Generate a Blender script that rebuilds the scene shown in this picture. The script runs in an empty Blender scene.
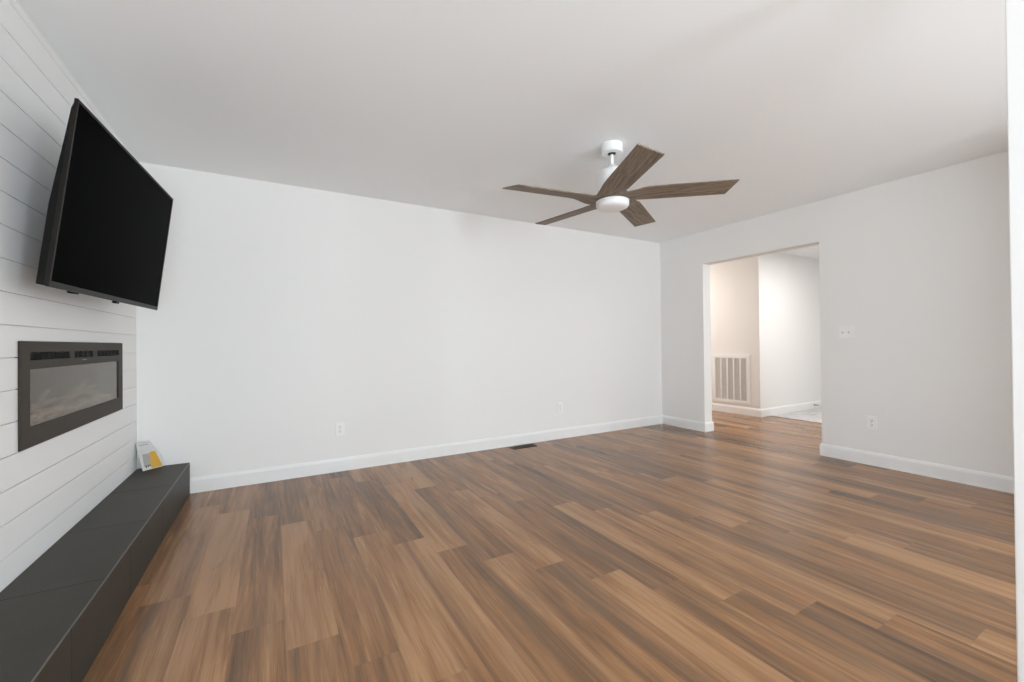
import bpy, bmesh, math, random
from mathutils import Vector, Matrix

S = bpy.context.scene
COL = S.collection

# ------------------------------------------------------------------ camera
H = 2.44                      # ceiling height
D = 3.956                     # back wall
RX = 4.564                    # right wall
LX = -0.854                   # shiplap wall
CH = 1.098                    # camera height
FPX = 420.776
yaw, pitch, roll = 0.51594, 0.00648, -0.01033
fw = Vector((math.sin(yaw) * math.cos(pitch), math.cos(yaw) * math.cos(pitch), math.sin(pitch)))
r0 = Vector((math.cos(yaw), -math.sin(yaw), 0))
u0 = r0.cross(fw)
rt = r0 * math.cos(roll) + u0 * math.sin(roll)
up = -r0 * math.sin(roll) + u0 * math.cos(roll)
cd = bpy.data.cameras.new('camera')
cd.sensor_fit = 'HORIZONTAL'; cd.sensor_width = 36.0
cd.lens = FPX / 1024 * 36.0
cd.clip_start = 0.02
cam = bpy.data.objects.new('camera', cd); COL.objects.link(cam)
M = Matrix.Identity(4)
for i in range(3):
    M[i][0] = rt[i]; M[i][1] = up[i]; M[i][2] = -fw[i]
M[0][3], M[1][3], M[2][3] = 0, 0, CH
cam.matrix_world = M
S.camera = cam

# ------------------------------------------------------------------ world, lights, exposure
S.view_settings.view_transform = 'Standard'
S.view_settings.look = 'None'
S.view_settings.exposure = 0.03
S.view_settings.gamma = 1.0
S.view_settings.use_curve_mapping = False
S.cycles.diffuse_bounces = 8
S.cycles.max_bounces = 14
S.cycles.use_denoising = True

W = bpy.data.worlds.new('daylight'); S.world = W; W.use_nodes = True
bg = W.node_tree.nodes['Background']
bg.inputs[0].default_value = (0.80, 0.88, 1.0, 1); bg.inputs[1].default_value = 0.6

def area(name, loc, target, sx, sy, power, col=(1, 1, 1)):
    l = bpy.data.lights.new(name, 'AREA'); l.shape = 'RECTANGLE'; l.size = sx; l.size_y = sy
    l.energy = power; l.color = col
    o = bpy.data.objects.new(name, l); COL.objects.link(o)
    o.location = loc
    o.rotation_euler = (Vector(target) - Vector(loc)).to_track_quat('-Z', 'Y').to_euler()
    return o
# daylight through the window of the space behind the camera, and
# the glazed side of the room past the doorway
DAY = (0.88, 0.99, 1.06)
area('rear_window_light', (2.75, -3.25, 1.35), (0.2, 1.5, 1.9), 0.8, 1.3, 90, DAY)
area('rear_ceiling_fill', (0.7, -3.2, 0.45), (0.75, -2.25, 2.4), 2.8, 0.8, 180, DAY)  # added uplight, tilted to brighten the ceiling; not a real opening
area('far_room_light', (6.7, 0.35, 1.6), (6.1, 3.3, 0.6), 2.2, 2.1, 13, (0.965, 0.985, 1.0))
area('far_room_floor_fill', (6.3, 2.2, 2.41), (6.3, 2.2, 0), 0.5, 0.5, 39, (0.98, 0.975, 0.95))  # added fill from above to brighten the hall floor; no known fixture
area('hall_lamp_light', (5.35, 5.1, 2.36), (5.4, 4.9, 0), 0.3, 0.3, 23, (1.0, 0.90, 0.82))

# ------------------------------------------------------------------ materials
def mat(name, col=(.8, .8, .8), rough=.5, metal=0.0, spec=.5):
    m = bpy.data.materials.new(name); m.use_nodes = True
    b = m.node_tree.nodes['Principled BSDF']
    b.inputs['Base Color'].default_value = (*col, 1)
    b.inputs['Roughness'].default_value = rough
    b.inputs['Metallic'].default_value = metal
    b.inputs['Specular IOR Level'].default_value = spec
    return m
class NT:
    def __init__(s, m):
        s.t = m.node_tree; s.b = s.t.nodes['Principled BSDF']
    def n(s, typ, **k):
        x = s.t.nodes.new(typ)
        for a, v in k.items(): setattr(x, a, v)
        return x
    def l(s, a, b): s.t.links.new(a, b)
    def math(s, op, a, b=None, clamp=False):
        x = s.n('ShaderNodeMath', operation=op, use_clamp=clamp)
        for i, v in enumerate((a, b)):
            if v is None: continue
            if isinstance(v, (int, float)): x.inputs[i].default_value = v
            else: s.l(v, x.inputs[i])
        return x.outputs[0]
    def ramp(s, f, stops):
        x = s.n('ShaderNodeValToRGB'); e = x.color_ramp.elements
        while len(e) < len(stops): e.new(0.5)
        for i, (p, c) in enumerate(stops):
            e[i].position = p; e[i].color = (*c, 1)
        s.l(f, x.inputs[0]); return x.outputs[0]
    def mix(s, f, a, b, mode='MIX'):
        x = s.n('ShaderNodeMix', data_type='RGBA', blend_type=mode)
        for i, v in ((0, f), (6, a), (7, b)):
            if isinstance(v, (int, float)): x.inputs[i].default_value = v
            elif isinstance(v, tuple): x.inputs[i].default_value = (*v, 1)
            else: s.l(v, x.inputs[i])
        return x.outputs[2]
    def noise(s, vec, scale, detail=3, rough=.55, dist=0.0):
        x = s.n('ShaderNodeTexNoise'); x.inputs['Scale'].default_value = scale
        x.inputs['Detail'].default_value = detail; x.inputs['Roughness'].default_value = rough
        x.inputs['Distortion'].default_value = dist
        s.l(vec, x.inputs['Vector']); return x.outputs[0]
    def mapping(s, vec, scale=(1, 1, 1), loc=(0, 0, 0)):
        x = s.n('ShaderNodeMapping'); x.inputs['Scale'].default_value = scale
        x.inputs['Location'].default_value = loc
        s.l(vec, x.inputs['Vector']); return x.outputs[0]
    def bump(s, h, strength=.1, dist=.002):
        x = s.n('ShaderNodeBump'); x.inputs['Strength'].default_value = strength
        x.inputs['Distance'].default_value = dist
        s.l(h, x.inputs['Height']); s.l(x.outputs[0], s.b.inputs['Normal'])
    def obj(s): return s.n('ShaderNodeTexCoord').outputs['Object']

def paint(name, col, rough, scale=220, st=.06):
    m = mat(name, col, rough, spec=.35); k = NT(m)
    k.bump(k.noise(k.obj(), scale, 2), st, .001); return m
WALL = paint('wall_paint', (.842, .832, .816), .6)
CEIL = paint('ceiling_paint', (.93, .95, .965), .8)
TRIM = paint('trim_paint', (.855, .852, .845), .35, 60, .02)
SHIP = paint('shiplap_paint', (.86, .86, .857), .45, 90, .03)
PLASTIC = mat('white_plastic', (.88, .88, .87), .35)
SLOT = mat('dark_slot', (.03, .03, .03), .6)
FANW = mat('fan_white_enamel', (.88, .885, .89), .35)
LENS = mat('frosted_lens', (.90, .90, .90), .45)
BLACKP = mat('black_plastic', (.007, .0065, .006), .45, spec=.13)
BEZEL = mat('bezel_plastic', (.014, .012, .010), .35, spec=.13)
SCREEN = mat('screen_glass', (.0008, .0008, .0009), .3, spec=.003)
METAL = mat('dull_metal', (.36, .35, .33), .35, 1.0)
FFRAME = mat('smoked_frame_glass', (.043, .033, .023), .5, spec=.15)
FDARK = mat('firebox_black', (.012, .012, .012), .7)
GROUT = mat('dark_grout', (.020, .018, .016), .85)
TRIMEDGE = mat('anodised_edge', (.16, .155, .145), .4, .5)
REGISTER = mat('brown_register', (.050, .033, .021), .5, 0, .25)

m = mat('hearth_tile', (.04, .036, .031), .5, spec=.3); k = NT(m)
o_ = k.obj()
n1 = k.noise(o_, 5, 6, .65); n2 = k.noise(o_, 160, 3)
c = k.ramp(n1, [(.3, (.036, .032, .026)), (.7, (.050, .045, .036))])
k.l(k.mix(.35, c, k.ramp(n2, [(.35, (.030, .027, .022)), (.65, (.056, .050, .040))])), k.b.inputs['Base Color'])
k.bump(n2, .10, .0006); HTILE = m

m = mat('plank_base', (.05, .032, .02), .8); UNDER = m

# wood plank floor: tone of each plank comes from its own attribute
m = mat('oak_vinyl_plank', (.3, .2, .12), .28, spec=.30); k = NT(m)
uv = k.n('ShaderNodeUVMap'); uv.uv_map = 'plank'
at = k.n('ShaderNodeAttribute'); at.attribute_name = 'tone'; at.attribute_type = 'GEOMETRY'
U = uv.outputs[0]
broad = k.noise(k.mapping(U, (.8, 11, 1)), 1, 4, .6, .7)
streak = k.noise(k.mapping(U, (2.2, 45, 1)), 1, 4, .6, .4)
fine = k.noise(k.mapping(U, (4, 260, 1)), 1, 3, .6)
knotn = k.noise(k.mapping(U, (2.2, 9, 1)), 1, 3, .6, 1.2)
t1 = k.math('ADD', k.math('MULTIPLY', k.math('SUBTRACT', broad, .5), 1.40), .5)
t2 = k.math('ADD', t1, k.math('MULTIPLY', k.math('SUBTRACT', streak, .5), .70))
t3 = k.math('ADD', t2, k.math('MULTIPLY', k.math('SUBTRACT', fine, .5), .42))
t4 = k.math('ADD', t3, k.math('MULTIPLY', k.math('SUBTRACT', at.outputs['Fac'], .5), .90))
base = k.ramp(t4, [(.0, (.080, .050, .034)), (.30, (.178, .097, .051)), (.55, (.295, .150, .070)), (.85, (.435, .240, .120))])
kn = k.ramp(knotn, [(.66, (0, 0, 0)), (.76, (1, 1, 1))])
col = k.mix(k.math('MULTIPLY', kn, .62), base, (.10, .068, .047))
# slow warm / grey variation
hue = k.noise(k.mapping(U, (1.1, 6, 1), (7, 3, 0)), 1, 2)
col = k.mix(k.math('MULTIPLY', k.ramp(hue, [(.42, (0, 0, 0)), (.62, (1, 1, 1))]), .22), col, (.255, .165, .105))
k.l(col, k.b.inputs['Base Color'])
k.l(k.math('ADD', .18, k.math('MULTIPLY', fine, .14)), k.b.inputs['Roughness'])
k.bump(k.math('ADD', k.math('MULTIPLY', fine, .6), k.math('MULTIPLY', streak, .4)), .03, .0005)
PLANK = m

m = mat('fan_blade_wood', (.12, .1, .08), .55, spec=.35); k = NT(m)
o_ = k.obj()
g1 = k.noise(k.mapping(o_, (5, 90, 20)), 1, 4, .65, .6)
g2 = k.noise(k.mapping(o_, (12, 420, 60)), 1, 2, .6)
g = k.math('ADD', k.math('MULTIPLY', g1, .65), k.math('MULTIPLY', g2, .35))
k.l(k.ramp(g, [(.34, (.080, .060, .044)), (.50, (.205, .156, .113)), (.66, (.350, .280, .212))]), k.b.inputs['Base Color'])
k.bump(g2, .15, .0008); BLADE = m
HUBM = mat('fan_hub_grey', (.10, .085, .066), .5)

m = mat('stone_floor_tile', (.5, .48, .47), .4); k = NT(m)
o_ = k.obj(); n1 = k.noise(o_, 9, 6, .7, 1.2)
k.l(k.ramp(n1, [(.35, (.40, .385, .385)), (.55, (.60, .585, .58)), (.7, (.72, .71, .70))]), k.b.inputs['Base Color']); STILE = m

m = mat('ember_crystal', (.5, .47, .43), .15, spec=.6)
k = NT(m); k.l(k.ramp(k.noise(k.obj(), 40, 2), [(.3, (.20, .18, .16)), (.7, (.62, .58, .52))]), k.b.inputs['Base Color']); CRYS = m
m = mat('driftwood', (.3, .25, .2), .8); k = NT(m)
k.l(k.ramp(k.noise(k.mapping(k.obj(), (6, 60, 60)), 1, 3), [(.3, (.13, .105, .08)), (.7, (.38, .33, .27))]), k.b.inputs['Base Color']); DRIFT = m

# clear panes
def glass(name, tint, rough, ior=1.5):
    m = mat(name, tint, rough); b = m.node_tree.nodes['Principled BSDF']
    b.inputs['Transmission Weight'].default_value = 1.0; b.inputs['IOR'].default_value = ior
    return m
PANE = glass('fireplace_pane', (.74, .62, .50), .12, 1.33)
PANE.node_tree.nodes['Principled BSDF'].inputs['Specular Tint'].default_value = (1.0, .90, .78, 1)
POLY = glass('clear_sleeve', (.97, .97, .97), .15, 1.12)

PAPER = mat('paper_white', (.80, .79, .77), .5)
YELLOW = mat('print_yellow', (.80, .46, .055), .5)
GREYP = mat('print_grey', (.50, .48, .45), .5)
INK = mat('print_ink', (.10, .09, .08), .6)
GRILLE = mat('grille_enamel', (.76, .73, .70), .45)

# ------------------------------------------------------------------ mesh helpers
def link(name, bm, m, parent=None, smooth=False, bevel=0.0, seg=2, mats=None):
    me = bpy.data.meshes.new(name)
    bmesh.ops.recalc_face_normals(bm, faces=bm.faces[:])
    if smooth:
        for f in bm.faces: f.smooth = True
    bm.to_mesh(me); bm.free()
    for q in (mats or [m]): me.materials.append(q)
    o = bpy.data.objects.new(name, me); COL.objects.link(o)
    if parent is not None: o.parent = parent
    if bevel:
        b = o.modifiers.new('edge', 'BEVEL'); b.width = bevel; b.segments = seg
        b.limit_method = 'ANGLE'; b.angle_limit = math.radians(40)
    if smooth:
        md = o.modifiers.new('split', 'EDGE_SPLIT'); md.split_angle = math.radians(40)
    return o
def box(bm, x0, x1, y0, y1, z0, z1, mi=0):
    v = [bm.verts.new((x, y, z)) for x in (x0, x1) for y in (y0, y1) for z in (z0, z1)]
    for f in ((0, 1, 3, 2), (4, 6, 7, 5), (0, 4, 5, 1), (2, 3, 7, 6), (0, 2, 6, 4), (1, 5, 7, 3)):
        bm.faces.new([v[i] for i in f]).material_index = mi
def lathe(bm, prof, seg=48, c=(0, 0, 0)):
    rings = []
    for r, z in prof:
        if r < 1e-6: rings.append([bm.verts.new((c[0], c[1], c[2] + z))])
        else: rings.append([bm.verts.new((c[0] + r * math.cos(2 * math.pi * i / seg), c[1] + r * math.sin(2 * math.pi * i / seg), c[2] + z)) for i in range(seg)])
    for a, b in zip(rings, rings[1:]):
        for i in range(seg):
            j = (i + 1) % seg
            if len(a) == 1 and len(b) == 1: continue
            if len(a) == 1: bm.faces.new((a[0], b[i], b[j]))
            elif len(b) == 1: bm.faces.new((a[i], b[0], a[j]))
            else: bm.faces.new((a[i], b[i], b[j], a[j]))
def tube(bm, p0, p1, r, seg=12):
    p0, p1 = Vector(p0), Vector(p1); d = (p1 - p0).normalized()
    a = d.orthogonal().normalized(); b = d.cross(a)
    R = [[bm.verts.new(p + (a * math.cos(t) + b * math.sin(t)) * r) for t in [2 * math.pi * i / seg for i in range(seg)]] for p in (p0, p1)]
    for i in range(seg):
        j = (i + 1) % seg; bm.faces.new((R[0][i], R[0][j], R[1][j], R[1][i]))
    bm.faces.new(R[0][::-1]); bm.faces.new(R[1])
def plate(bm, axis, d0, d1, us, vs, holes=()):
    """slab between d0 and d1 along axis; us/vs outer extents; holes = (u0,u1,v0,v1)"""
    U = sorted(set(h for h in list(us) + [h for q in holes for h in q[:2]] if us[0] <= h <= us[1]))
    V = sorted(set(h for h in list(vs) + [h for q in holes for h in q[2:]] if vs[0] <= h <= vs[1]))
    def P(d, u, v): return {'x': (d, u, v), 'y': (u, d, v), 'z': (u, v, d)}[axis]
    solid = {}
    for i in range(len(U) - 1):
        for j in range(len(V) - 1):
            cu, cv = (U[i] + U[i + 1]) / 2, (V[j] + V[j + 1]) / 2
            solid[i, j] = not any(a < cu < b and c_ < cv < e for a, b, c_, e in holes)
    vc = {}
    def vert(k, i, j):
        if (k, i, j) not in vc: vc[k, i, j] = bm.verts.new(P((d0, d1)[k], U[i], V[j]))
        return vc[k, i, j]
    for (i, j), s in solid.items():
        if not s: continue
        for k_ in (0, 1): bm.faces.new([vert(k_, *q) for q in ((i, j), (i + 1, j), (i + 1, j + 1), (i, j + 1))])
        for (di, dj, a, b) in ((-1, 0, (i, j), (i, j + 1)), (1, 0, (i + 1, j), (i + 1, j + 1)), (0, -1, (i, j), (i + 1, j)), (0, 1, (i, j + 1), (i + 1, j + 1))):
            if not solid.get((i + di, j + dj), False):
                bm.faces.new((vert(0, *a), vert(0, *b), vert(1, *b), vert(1, *a)))
def sweep(bm, path, prof):
    """profile (offset to the right of travel, z) swept along a 2D path with mitres"""
    P = [Vector(p) for p in path]; n = len(P); rings = []
    for i in range(n):
        def nr(a, b):
            d = (b - a).normalized(); return Vector((d.y, -d.x))
        if i == 0: off = nr(P[0], P[1]); sc = 1
        elif i == n - 1: off = nr(P[-2], P[-1]); sc = 1
        else:
            a, b = nr(P[i - 1], P[i]), nr(P[i], P[i + 1]); off = (a + b).normalized(); sc = 1 / max(.2, off.dot(a))
        rings.append([bm.verts.new((P[i].x + off.x * o * sc, P[i].y + off.y * o * sc, z)) for o, z in prof])
    m_ = len(prof)
    for a, b in zip(rings, rings[1:]):
        for i in range(m_):
            j = (i + 1) % m_; bm.faces.new((a[i], b[i], b[j], a[j]))
    bm.faces.new(rings[0]); bm.faces.new(rings[-1][::-1])
def struct(name, bm, m, **k):
    o = link(name, bm, m, **k); o['kind'] = 'structure'; return o
def thing(name, label, cat, loc=(0, 0, 0), rot=(0, 0, 0), group=None):
    o = bpy.data.objects.new(name, None); COL.objects.link(o); o.empty_display_size = .1
    o.location = loc; o.rotation_euler = rot
    o['label'] = label; o['category'] = cat
    if group: o['group'] = group
    return o
def BM(): return bmesh.new()

# ------------------------------------------------------------------ room shell
FY = 0.355                   # room face of the front wall
YB, XE, YN = -3.4, 9.0, 6.2  # back of the rear space, far side, end of the hall
DY0, DY1, DZ = 2.051, 3.309, 2.047   # doorway
TW = 0.14
BX, BY = 6.12, 3.53          # corner of the wall block seen through the doorway

# floor: planks run towards the back wall, joints step by a fixed stagger
rnd = random.Random(11)
PW, PL, X0 = 0.1776, 1.22, 0.033
tone_fix = {(-2, 0): .62, (-3, 0): .40, (-3, 1): .38, (-2, 1): .60, (-1, 0): .50, (-1, 1): .50, (0, 0): .72, (0, 1): .47, (1, 0): .40, (1, 1): .44, (2, 1): .48, (2, 2): .72,
            (3, 1): .62, (3, 2): .40, (4, 1): .42, (4, 2): .74, (5, 1): .50, (5, 2): .42, (6, 0): .50, (6, 1): .40, (6, 2): .66, (7, 0): .55, (7, 1): .66,
            (8, 0): .44, (8, 1): .36, (9, 0): .52, (9, 1): .70, (10, 1): .55, (10, 2): .34, (11, 1): .62, (11, 2): .48, (12, 0): .70, (12, 1): .46, (11, 0): .36}
bm = BM()
uvl = bm.loops.layers.uv.new('plank'); tl = bm.faces.layers.float.new('tone')
tone_l = tl
g = .00015
for kx in range(-6, 52):
    xa, xb = X0 + kx * PW, X0 + (kx + 1) * PW
    if xb < LX - .05 or xa > XE: continue
    xa_, xb_ = max(xa, LX - .02), min(xb, XE)
    ph = (.51 - .203 * kx) % PL
    nseg = -4
    y = ph + nseg * PL
    while y < YN:
        ya, yb = max(y, YB), min(y + PL, YN)
        if yb - ya > .01:
            f = bm.faces.new([bm.verts.new(q) for q in ((xa_ + g, ya + g, 0), (xb_ - g, ya + g, 0), (xb_ - g, yb - g, 0), (xa_ + g, yb - g, 0))])
            f[tl] = tone_fix.get((kx, nseg + 1), min(.85, max(.25, rnd.gauss(.50, .13))))
            ou, ov = rnd.uniform(0, 60), rnd.uniform(0, 60)
            for lp, (a, b) in zip(f.loops, ((0, 0), (0, PW), (yb - ya, PW), (yb - ya, 0))):
                lp[uvl].uv = (ou + a, ov + b)
        nseg += 1; y += PL
n_top = len(bm.faces)
box(bm, LX - .15, XE + .1, YB - .1, YN + .1, -.06, -.0015, 1)
struct('floor', bm, None, mats=[PLANK, UNDER])

# plain stone tile floor of the far room
bm = BM(); px, py = 6.33, BY - .014
tile = .305
nx, ny = 9, 13
for i in range(nx):
    for j in range(ny):
        xa = px + i * tile; yb = py - j * tile
        if xa > XE: continue
        box(bm, xa + .0015, min(xa + tile - .0015, XE), yb - tile + .0015, yb - .0015, .0005, .005)
struct('floor_hall', bm, STILE)

bm = BM(); plate(bm, 'z', H, H + .1, (LX - .2, XE + .1), (YB - .1, YN + .1)); struct('ceiling', bm, CEIL)

# back wall
bm = BM(); plate(bm, 'y', D, D + .12, (LX - .2, RX + TW), (0, H)); struct('wall_back', bm, WALL)
# right wall with the doorway
bm = BM(); plate(bm, 'x', RX, RX + TW, (YB, YN), (0, H), [(DY0, DY1, -.01, DZ)]); 
struct('wall_right', bm, WALL, bevel=.003)
# white jamb close to the camera at the right, and an unseen wall piece added to shade the right wall
CX = 1.90
bm = BM(); box(bm, CX, CX + .05, FY - TW, FY, 0, H); struct('trim_1', bm, TRIM, bevel=.003)
bm = BM(); plate(bm, 'y', FY - TW, FY, (3.85, RX), (0, H)); struct('wall_front_shade', bm, WALL)
# rear space
bm = BM(); plate(bm, 'y', YB - .1, YB, (LX - .2, RX + TW), (0, H), [(2.0, 3.5, .6, 2.3), (-.8, 1.2, .25, 2.25)]); struct('wall_rear', bm, WALL)
# hall block and far room
bm = BM()
v = [(BX, YN), (BX, BY), (XE, BY), (XE, YN)]
lo = [bm.verts.new((*q, 0)) for q in v]; hi = [bm.verts.new((*q, H)) for q in v]
for i in range(4): bm.faces.new((lo[i], lo[(i + 1) % 4], hi[(i + 1) % 4], hi[i]))
bm.faces.new(hi); struct('wall_hall', bm, WALL)
bm = BM(); plate(bm, 'y', YN, YN + .1, (RX, BX), (0, H)); struct('wall_hall_end', bm, WALL)
bm = BM(); plate(bm, 'x', XE, XE + .1, (YB, BY), (0, H)); struct('wall_far', bm, WALL)
bm = BM(); plate(bm, 'y', .05, .15, (RX + TW, XE), (0, H), [(5.5, 7.9, .3, 2.4)]); struct('wall_far_front', bm, WALL)

# shiplap wall: backing plus separate boards, a hole for the fireplace insert
FP = (2.348, 3.590, .7135, 1.1185)        # hole behind the fireplace frame
bm = BM()
plate(bm, 'x', LX - .2, LX - .009, (YB, D), (0, H), [FP])
bz = [.579 + .1215 * i for i in range(-5, 16)]
for i in range(len(bz)):
    z0 = max(0, bz[i] + .0014); z1 = (bz[i + 1] if i + 1 < len(bz) else H) - .0014
    if i + 1 == len(bz): z1 = H
    if z1 <= z0: continue
    if z1 > FP[2] and z0 < FP[3]:
        plate(bm, 'x', LX - .0085, LX, (YB, D), (z0, z1), [(FP[0], FP[1], max(FP[2], z0 - .01), min(FP[3], z1 + .01))])
    else: box(bm, LX - .0085, LX, YB, D, z0, z1)
struct('wall_left', bm, SHIP, bevel=.0008, seg=1)

# baseboards
BP = [(0, 0), (.014, 0), (.014, .092), (.010, .104), (.006, .113), (0, .114)]
HW, HT = 0.3027, 0.2306    # hearth depth and height
bm = BM(); sweep(bm, [(LX + HW + .001, D), (RX, D)], BP)
struct('baseboard_back', bm, TRIM)
bm = BM(); sweep(bm, [(RX, D - .0001), (RX, DY1), (RX + TW, DY1), (RX + TW, YN)], BP); struct('baseboard_right', bm, TRIM)
bm = BM(); sweep(bm, [(RX + TW, .16), (RX + TW, DY0), (RX, DY0), (RX, FY)], BP); struct('baseboard_right_front', bm, TRIM)
bm = BM(); sweep(bm, [(BX, YN), (BX, BY), (XE, BY)], BP); struct('baseboard_hall', bm, TRIM)

# ------------------------------------------------------------------ tiled hearth
HX = LX + HW; HY0 = 0.45
t = thing('hearth', 'long low raised hearth clad in dark grey tile below the shiplap wall', 'hearth', (LX, D, 0))
t_inv = Matrix.Translation((-LX, -D, 0))
def local(bm): bmesh.ops.transform(bm, matrix=t_inv, verts=bm.verts[:]); return bm
bm = BM(); box(bm, LX + .001, HX - .010, HY0 + .010, D - .001, 0, HT - .010); link('core', local(bm), GROUT, t)
bm = BM()
yj = [D - .001] + [3.370 - .614 * i for i in range(5)] + [HY0]
for a, b in zip(yj, yj[1:]): box(bm, LX + .001, HX - .004, b + .0012, a - .0012, HT - .010, HT)
link('top_tile', local(bm), HTILE, t, bevel=.0008, seg=1)
bm = BM()
yj = [D - .001] + [3.052 - .614 * i for i in range(5)] + [HY0]
for a, b in zip(yj, yj[1:]): box(bm, HX - .010, HX, b + .0012, a - .0012, .004, HT - .004)
link('front_tile', local(bm), HTILE, t, bevel=.0008, seg=1)
bm = BM(); box(bm, LX + .001, HX, HY0, HY0 + .010, .004, HT - .004); link('end_tile', local(bm), HTILE, t)
bm = BM(); box(bm, HX - .004, HX + .0005, HY0, D - .001, HT - .004, HT + .0005)
e = link('edge_trim', local(bm), TRIMEDGE, t, bevel=.0012); e['label'] = 'thin lighter metal edge trim'

# ------------------------------------------------------------------ electric fireplace
FX = LX + .008
fy0, fy1, fz0, fz1 = 2.338, 3.600, .7035, 1.1285
gy0, gy1, gz0, gz1 = 2.415, 3.517, .785, 1.015
vents = [(2.418, 2.798), (2.840, 3.094), (3.153, 3.524)]; vz0, vz1 = 1.052, 1.083
t = thing('electric_fireplace', 'dark brown framed electric fireplace insert set into the white shiplap wall', 'fireplace', (LX, 2.97, fz0))
t_inv = Matrix.Translation((-LX, -2.97, -fz0))
bm = BM(); plate(bm, 'x', LX + .001, FX, (fy0, fy1), (fz0, fz1), [(gy0, gy1, gz0, gz1)] + [(a, b, vz0, vz1) for a, b in vents])
link('frame', local(bm), FFRAME, t, bevel=.0015)
bm = BM()   # firebox: five-sided tray behind the frame
x0, x1 = LX - .13, LX + .0005
a0, a1, c0, c1 = FP[0] + .006, FP[1] - .006, FP[2] + .006, FP[3] - .006
box(bm, x0 - .004, x0, a0, a1, c0, c1)
box(bm, x0, x1, a0, a1, c0, c0 + .004); box(bm, x0, x1, a0, a1, c1 - .004, c1)
box(bm, x0, x1, a0, a0 + .004, c0 + .004, c1 - .004); box(bm, x0, x1, a1 - .004, a1, c0 + .004, c1 - .004)
box(bm, x0, x1 - .002, a0 + .004, a1 - .004, gz1 + .012, gz1 + .016)
link('firebox', local(bm), FDARK, t)
bm = BM(); box(bm, LX - .001, LX + .003, gy0 + .0006, gy1 - .0006, gz0 + .0006, gz1 - .0006); link('glass', local(bm), PANE, t)
for a, b in vents:
    bm = BM()
    for q in range(4):
        z = vz0 + .0045 + q * .0068
        box(bm, LX - .006, LX + .003, a + .0005, b - .0005, z, z + .0025)
    nb = int((b - a) / .06)
    for q in range(1, nb): box(bm, LX - .007, LX + .002, a + (b - a) * q / nb - .001, a + (b - a) * q / nb + .001, vz0 + .0005, vz1 - .0005)
    e = link('air_vent', local(bm), BLACKP, t); e['label'] = 'black slotted air vent'
rr = random.Random(4)
bm = BM()
for q in range(90):
    r = rr.uniform(.008, .020); cy = rr.uniform(gy0 + .02, gy1 - .02); cx = rr.uniform(LX - .10, LX - .02)
    res = bmesh.ops.create_icosphere(bm, subdivisions=1, radius=r, matrix=Matrix.Translation((cx, cy, gz0 + r * .6 + rr.uniform(0, .02))))
    for vv in res['verts']: vv.co += Vector((rr.uniform(-.3, .3), rr.uniform(-.3, .3), rr.uniform(-.3, .3))) * r
box(bm, LX - .125, LX - .005, a0 + .005, a1 - .005, c0 + .005, gz0 + .002)
e = link('crystal_bed', local(bm), CRYS, t); e['kind'] = 'stuff'
for (ya, yb, za, zb) in ((2.50, 2.80, .835, .860), (2.95, 3.22, .840, .872), (3.10, 3.34, .872, .838)):
    bm = BM(); tube(bm, (LX - .07, ya, za), (LX - .05, yb, zb), .013, 10); tube(bm, (LX - .06, (ya + yb) / 2, (za + zb) / 2), (LX - .04, (ya + yb) / 2 + .05, zb + .05), .008, 8)
    link('log', local(bm), DRIFT, t)
bm = BM(); box(bm, FX, FX + .0006, 2.945, 2.995, 1.038, 1.0405); link('badge', local(bm), METAL, t)

# ------------------------------------------------------------------ television (leans down and slightly out at its far end)
TL = Vector((-.636, 2.208, 2.045)); TRr = Vector((-.552, 3.435, 2.050)); BL = Vector((-.722, 2.199, 1.328))
ex = (TRr - TL).normalized(); ez = (TL - BL).normalized(); ey = ez.cross(ex).normalized(); ez = ex.cross(ey).normalized()
TWd, THt = (TRr - TL).length, (TL - BL).length       # local x along width, z up, -y faces the room
c = (TL + (TRr - TL) * .5 + (BL - TL) * 1.0)         # bottom middle of the front face
t = thing('television', 'black flat television tilted down on the shiplap wall above the fireplace', 'television')
Mx = Matrix.Identity(4)
for i in range(3): Mx[i][0] = ex[i]; Mx[i][1] = ey[i]; Mx[i][2] = ez[i]; Mx[i][3] = c[i]
t.matrix_world = Mx
w2 = TWd / 2
bw = .011
bm = BM(); plate(bm, 'y', 0, .012, (-w2, w2), (0, THt), [(-w2 + bw, w2 - bw, .022, THt - bw)]); link('bezel', bm, BEZEL, t, bevel=.0012)
bm = BM(); box(bm, -w2 + bw - .001, w2 - bw + .001, .0022, .006, .021, THt - bw + .001); link('screen', bm, SCREEN, t)
bm = BM()   # back housing with chamfered shoulders
def ringv(y, x0, x1, z0, z1): return [bm.verts.new(q) for q in ((x0, y, z0), (x1, y, z0), (x1, y, z1), (x0, y, z1))]
rs = [ringv(.0125, -w2 + .003, w2 - .003, .003, THt - .008), ringv(.020, -w2 + .004, w2 - .004, .003, THt - .040), ringv(.026, -w2 + .005, w2 - .005, .004, THt - .16),
      ringv(.040, -w2 + .007, w2 - .007, .005, THt - .40), ringv(.050, -w2 + .05, w2 - .05, .02, THt - .46)]
for a, b in zip(rs, rs[1:]):
    for i in range(4): bm.faces.new((a[i], a[(i + 1) % 4], b[(i + 1) % 4], b[i]))
bm.faces.new(rs[0]); bm.faces.new(rs[-1]); link('back_housing', bm, BLACKP, t, bevel=.004)
bm = BM(); box(bm, -w2 + .205, -w2 + .24, .004, .03, -.006, .004); link('foot_mount', bm, BLACKP, t, bevel=.002)
bm = BM(); box(bm, -.005, .035, .002, .02, -.010, .001); link('sensor', bm, BLACKP, t, bevel=.003)
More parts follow.
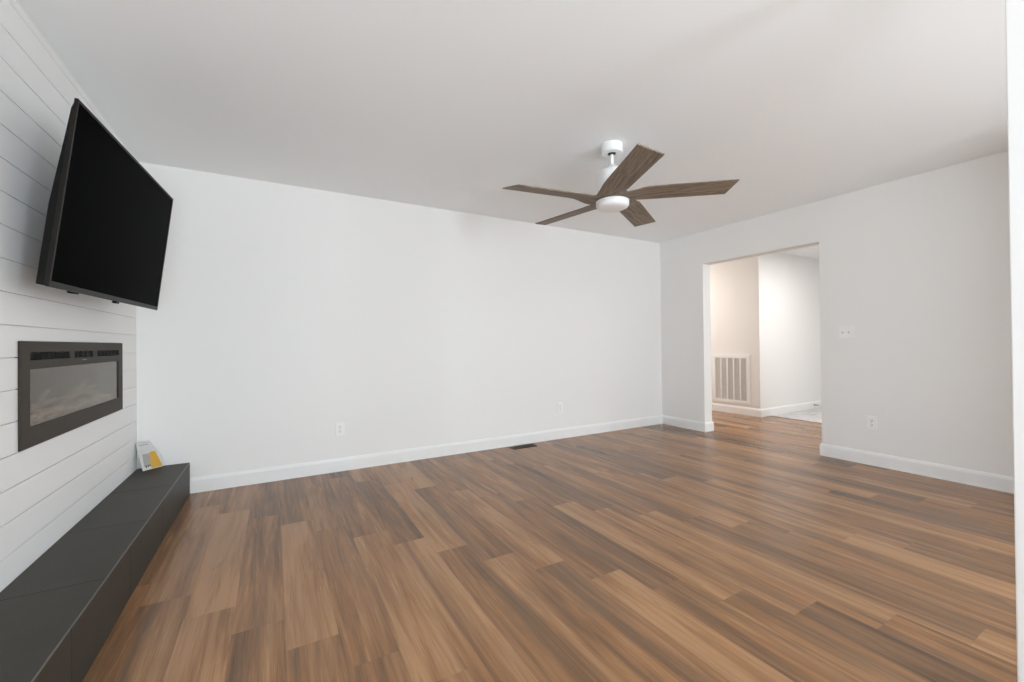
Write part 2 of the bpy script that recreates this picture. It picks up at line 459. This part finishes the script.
# tilting wall bracket, from the housing to the shiplap
bm = BM()
Mi = Mx.inverted()
def wbox(x0, x1, y0, y1, z0, z1):
    s = len(bm.verts); box(bm, x0, x1, y0, y1, z0, z1); bm.verts.ensure_lookup_table()
    for q in bm.verts[s:]: q.co = Mi @ q.co
wbox(LX + .0005, LX + .012, 2.70, 2.98, 1.40, 1.62)
for yy in (2.74, 2.91): wbox(LX + .010, -.735, yy, yy + .03, 1.42, 1.60)
link('wall_bracket', bm, BLACKP, t)

# ------------------------------------------------------------------ ceiling fan
fc = (2.008, 2.139)
t = thing('ceiling_fan', 'white ceiling fan with five weathered brown wooden blades and round light', 'ceiling fan', (fc[0], fc[1], H))
def Z(z): return min(-.0002, CH + (z - CH) * 1.012 - H)
bm = BM(); lathe(bm, [(0, Z(2.4398)), (.070, Z(2.4398)), (.072, Z(2.434)), (.072, Z(2.372)), (.068, Z(2.366)), (.030, Z(2.365)), (.030, Z(2.375)), (0, Z(2.375))]); link('canopy', bm, FANW, t, smooth=True)
bm = BM(); lathe(bm, [(0, Z(2.374)), (.028, Z(2.374)), (.026, Z(2.366)), (.018, Z(2.3585)), (0, Z(2.3585))], 32); e = link('hanger_ball', bm, SLOT, t, smooth=True); e['label'] = 'dark hanger ball inside the canopy'
bm = BM(); lathe(bm, [(0, Z(2.362)), (.0115, Z(2.362)), (.0115, Z(2.284)), (.017, Z(2.284)), (.017, Z(2.270)), (0, Z(2.270))], 24); link('downrod', bm, FANW, t, smooth=True)
bm = BM(); lathe(bm, [(0, Z(2.288)), (.024, Z(2.286)), (.040, Z(2.268)), (.070, Z(2.254)), (.092, Z(2.243)), (.098, Z(2.232)), (.098, Z(2.105)), (.092, Z(2.098)), (0, Z(2.098))], 56); link('motor_housing', bm, FANW, t, smooth=True)
bm = BM(); lathe(bm, [(0, Z(2.100)), (.098, Z(2.100)), (.108, Z(2.092)), (.114, Z(2.078)), (.114, Z(2.052)), (.110, Z(2.044)), (0, Z(2.044))], 56); link('hub', bm, HUBM, t, smooth=True)
bm = BM(); lathe(bm, [(0, Z(2.060)), (.108, Z(2.060)), (.110, Z(2.050)), (.110, Z(2.018)), (.104, Z(2.006)), (.085, Z(1.997)), (.050, Z(1.992)), (0, Z(1.990))], 56); link('light_lens', bm, LENS, t, smooth=True)
def blade_mesh():
    bm = BM()
    # radius at either edge, offset of either edge from the axis, pitch (outer part leans), thickness
    secs = []
    for u in (.02, .06, .10, .14, .18, .22, .27, .33, .42, .55, .70, 1.0):
        q = min(1, max(0, (u - .10) / .20)); q = q * q * (3 - 2 * q)
        secs.append((.055 + (u - .02) / .98 * .706, .055 + (u - .02) / .98 * .652, (.132 - .0525 * u), .030 + .0495 * u, -10.2 * q, 2.058 + .003 * q, .009 - .002 * q))
    rings = []
    for rm, rp, am, ap, pt, zc, th in secs:
        p_ = math.radians(pt); T = Vector((0, math.cos(p_), math.sin(p_))); N = Vector((0, -math.sin(p_), math.cos(p_)))
        ring = []
        prof = [(-1, -.25), (-.985, -.5), (-.5, -.5), (0, -.5), (.5, -.5), (.985, -.5), (1, -.25), (1, .25), (.985, .5), (.5, .5), (0, .5), (-.5, .5), (-.985, .5), (-1, .25)]
        for s_, n in prof:
            r = rm + (rp - rm) * (s_ + 1) / 2
            off = -am + (am + ap) * (s_ + 1) / 2
            ring.append(bm.verts.new(Vector((r, 0, Z(zc))) + T * off + N * (n * th)))
        rings.append(ring)
    m_ = len(rings[0])
    for a, b in zip(rings, rings[1:]):
        for i in range(m_): bm.faces.new((a[i], a[(i + 1) % m_], b[(i + 1) % m_], b[i]))
    bm.faces.new(rings[0]); bm.faces.new(rings[-1][::-1])
    return bm
b0 = link('blade', blade_mesh(), BLADE, t, smooth=True)
PH0 = math.radians(-117.86)
b0.rotation_euler.z = PH0
for q in range(1, 5):
    b = b0.copy(); COL.objects.link(b); b.parent = t; b.rotation_euler.z = PH0 + q * 2 * math.pi / 5

# ------------------------------------------------------------------ outlets, switch, floor register, return grille, door stop
def outlet(label, loc, rz):
    t = thing('wall_outlet', label, 'outlet', loc, (0, 0, rz), 'wall outlets')
    # local: x along the wall, -y into the room
    bm = BM(); box(bm, -.036, .036, -.006, -.0003, -.058, .058); link('cover_plate', bm, PLASTIC, t, bevel=.003)
    for s in (-1, 1):
        bm = BM(); box(bm, -.017, .017, -.0085, -.005, s * .0195 - .0145, s * .0195 + .0145)
        r = link('receptacle', bm, PLASTIC, t, bevel=.004)
        bm = BM()
        box(bm, -.0085, -.0060, -.0090, -.0082, s * .0195 - .001, s * .0195 + .008)
        box(bm, .0055, .0085, -.0090, -.0082, s * .0195 - .001, s * .0195 + .008)
        tube(bm, (0, -.0082, s * .0195 - .008), (0, -.0090, s * .0195 - .008), .0028, 10)
        link('slot', bm, SLOT, r)
    bm = BM(); tube(bm, (0, -.005, 0), (0, -.0072, 0), .003, 10); link('screw', bm, METAL, t)
outlet('white wall outlet low on the back wall, nearer the hearth', (.503, D, .367), 0)
outlet('faint white wall outlet low on the back wall near the far corner', (2.868, D, .357), 0)
outlet('white wall outlet low on the wall right of the doorway, below the switch', (RX, 1.661, .372), -math.pi / 2)

t = thing('light_switch', 'white double toggle light switch on the wall right of the doorway', 'light switch', (RX, 1.843, 1.170), (0, 0, -math.pi / 2))
bm = BM(); box(bm, -.058, .058, -.006, -.0003, -.058, .058); link('cover_plate', bm, PLASTIC, t, bevel=.003)
for s in (-1, 1):
    bm = BM(); box(bm, s * .023 - .0055, s * .023 + .0055, -.0066, -.0055, -.0125, .0125)
    y1 = [bm.verts.new(q) for q in ((s * .023 - .004, -.006, -.009), (s * .023 + .004, -.006, -.009), (s * .023 + .004, -.006, .009), (s * .023 - .004, -.006, .009))]
    y2 = [bm.verts.new(q) for q in ((s * .023 - .0035, -.017, .006), (s * .023 + .0035, -.017, .006), (s * .023 + .0035, -.015, .011), (s * .023 - .0035, -.015, .011))]
    for i in range(4): bm.faces.new((y1[i], y1[(i + 1) % 4], y2[(i + 1) % 4], y2[i]))
    bm.faces.new(y2)
    link('toggle', bm, mat('toggle_plastic', (.72, .72, .71), .35) if s < 0 else bpy.data.materials['toggle_plastic'], t)
    for zz in (-.030, .030):
        bm = BM(); tube(bm, (s * .023, -.005, zz), (s * .023, -.0070, zz), .003, 10); link('screw', bm, PLASTIC, t)

t = thing('floor_register', 'dark brown slotted vent in the floor beside the back wall', 'floor vent', (2.308, 3.850, 0))
bm = BM(); plate(bm, 'z', .0004, .005, (-.145, .145), (-.052, .052), [(-.128, .128, -.036, .036)]); link('frame', bm, REGISTER, t, bevel=.0015)
bm = BM()
for q in range(19):
    x = -.128 + .256 * (q + .5) / 19; box(bm, x - .0035, x + .0035, -.036, .036, .0012, .0042)
box(bm, -.128, .128, -.003, .003, .001, .0045); link('louver', bm, REGISTER, t)
bm = BM(); box(bm, -.129, .129, -.037, .037, .0003, .0008); link('duct', bm, SLOT, t)

# return air grille on the hall wall (x = BX, faces -x)
ga, gb, gc, gd = 3.668, 4.280, .158, .892
t = thing('return_air_grille', 'large white return air grille low on the hall wall beyond the doorway', 'air grille', (BX, (ga + gb) / 2, gc))
t_inv = Matrix.Translation((-BX, -(ga + gb) / 2, -gc))
ia, ib, ic, id_ = ga + .045, gb - .045, gc + .05, gd - .05
bm = BM(); plate(bm, 'x', BX - .016, BX - .0005, (ga, gb), (gc, gd), [(ia, ib, ic, id_)]); link('frame', local(bm), TRIM, t, bevel=.003)
bm = BM(); box(bm, BX - .0022, BX - .0005, ia, ib, ic, id_); link('filter', local(bm), mat('filter_grey', (.42, .38, .34), .9), t)
pitch_ = (ib - ia) / 5
for q in range(5):
    bm = BM(); p0_, p1_ = ia + q * pitch_ + .011, ia + (q + 1) * pitch_ - .011
    nz = 46
    for j in range(nz):
        z = ic + (id_ - ic) * (j + .5) / nz
        v_ = [bm.verts.new(w_) for w_ in ((BX - .013, p0_, z - .004), (BX - .013, p1_, z - .004), (BX - .003, p1_, z + .004), (BX - .003, p0_, z + .004),
                                        (BX - .013, p0_, z - .0028), (BX - .013, p1_, z - .0028), (BX - .003, p1_, z + .0052), (BX - .003, p0_, z + .0052))]
        for f in ((0, 1, 2, 3), (7, 6, 5, 4), (0, 4, 5, 1), (1, 5, 6, 2), (2, 6, 7, 3), (3, 7, 4, 0)): bm.faces.new([v_[i] for i in f])
    link('louver_panel', local(bm), GRILLE, t)
for q in range(6):
    y = ia + q * pitch_
    a_, b_ = (y - .011, y + .011) if 0 < q < 5 else ((y, y + .011) if q == 0 else (y - .011, y))
    bm = BM(); box(bm, BX - .0155, BX - .003, a_ + .0002, b_ - .0002, ic + .0002, id_ - .0002); link('mullion', local(bm), TRIM, t)

# spring door stop on the far baseboard
t = thing('door_stop', 'small grey door stop on the baseboard of the bright hall wall', 'door stop', (7.60, BY - .014, .060))
bm = BM(); tube(bm, (0, 0, 0), (0, -.008, 0), .013, 16); link('base', bm, METAL, t)
bm = BM()
for q in range(9): tube(bm, (0, -.008 - q * .007, 0), (0, -.012 - q * .007, 0), .0075, 12)
tube(bm, (0, -.006, 0), (0, -.071, 0), .005, 12); link('spring', bm, METAL, t)
bm = BM(); tube(bm, (0, -.070, 0), (0, -.084, 0), .009, 14); link('tip', bm, PLASTIC, t, bevel=.002)

# ------------------------------------------------------------------ instruction booklet leaning in the corner on the hearth
pBL = Vector((-.798, 3.843, HT + .001)); pBR = Vector((-.700, 3.930, HT + .001)); pTL = Vector((-.846, 3.902, HT + .190))
ex = (pBR - pBL).normalized(); ez0 = (pTL - pBL); bh = .200
nn = ex.cross(ez0).normalized(); ez = nn.cross(ex).normalized(); 
t = thing('instruction_booklet', 'white and yellow booklet in a clear sleeve leaning in the corner on the hearth', 'booklet')
Mx = Matrix.Identity(4); ey = ez.cross(ex)
for i in range(3): Mx[i][0] = ex[i]; Mx[i][1] = ey[i]; Mx[i][2] = ez[i]; Mx[i][3] = pBL[i]
t.matrix_world = Mx
bwid = .128
F = -1 # the printed face looks along -y (towards the room)
bm = BM(); box(bm, 0, bwid, 0, .005, .002, bh); link('pages', bm, PAPER, t, bevel=.001)
def printed(name, pts, m, d=.0004):
    bm = BM(); a = [bm.verts.new((u * bwid, -d, .002 + v * (bh - .002))) for u, v in pts]; b = [bm.verts.new((u * bwid, 0, .002 + v * (bh - .002))) for u, v in pts]
    bm.faces.new(a); n = len(a)
    for i in range(n): bm.faces.new((a[i], a[(i + 1) % n], b[(i + 1) % n], b[i]))
    return link(name, bm, m, t)
printed('yellow_panel', [(.52, .62), (.80, .62), (.99, .03), (.42, .03)], YELLOW)['label'] = 'yellow printed panel'
printed('grey_picture', [(.10, .12), (.46, .12), (.50, .58), (.16, .58)], GREYP)['label'] = 'pale grey printed picture'
printed('header_line', [(.10, .90), (.55, .90), (.55, .935), (.10, .935)], GREYP)
for i, u in enumerate((.17, .27, .36)):
    printed('print_mark', [(u, .07 + .02 * i), (u + .055, .07 + .02 * i), (u + .055, .17), (u, .17)], INK, .0007)
bm = BM(); plate(bm, 'y', -.003, -.0026, (-.004, bwid + .010), (.001, bh + .012)); link('clear_sleeve', bm, POLY, t)
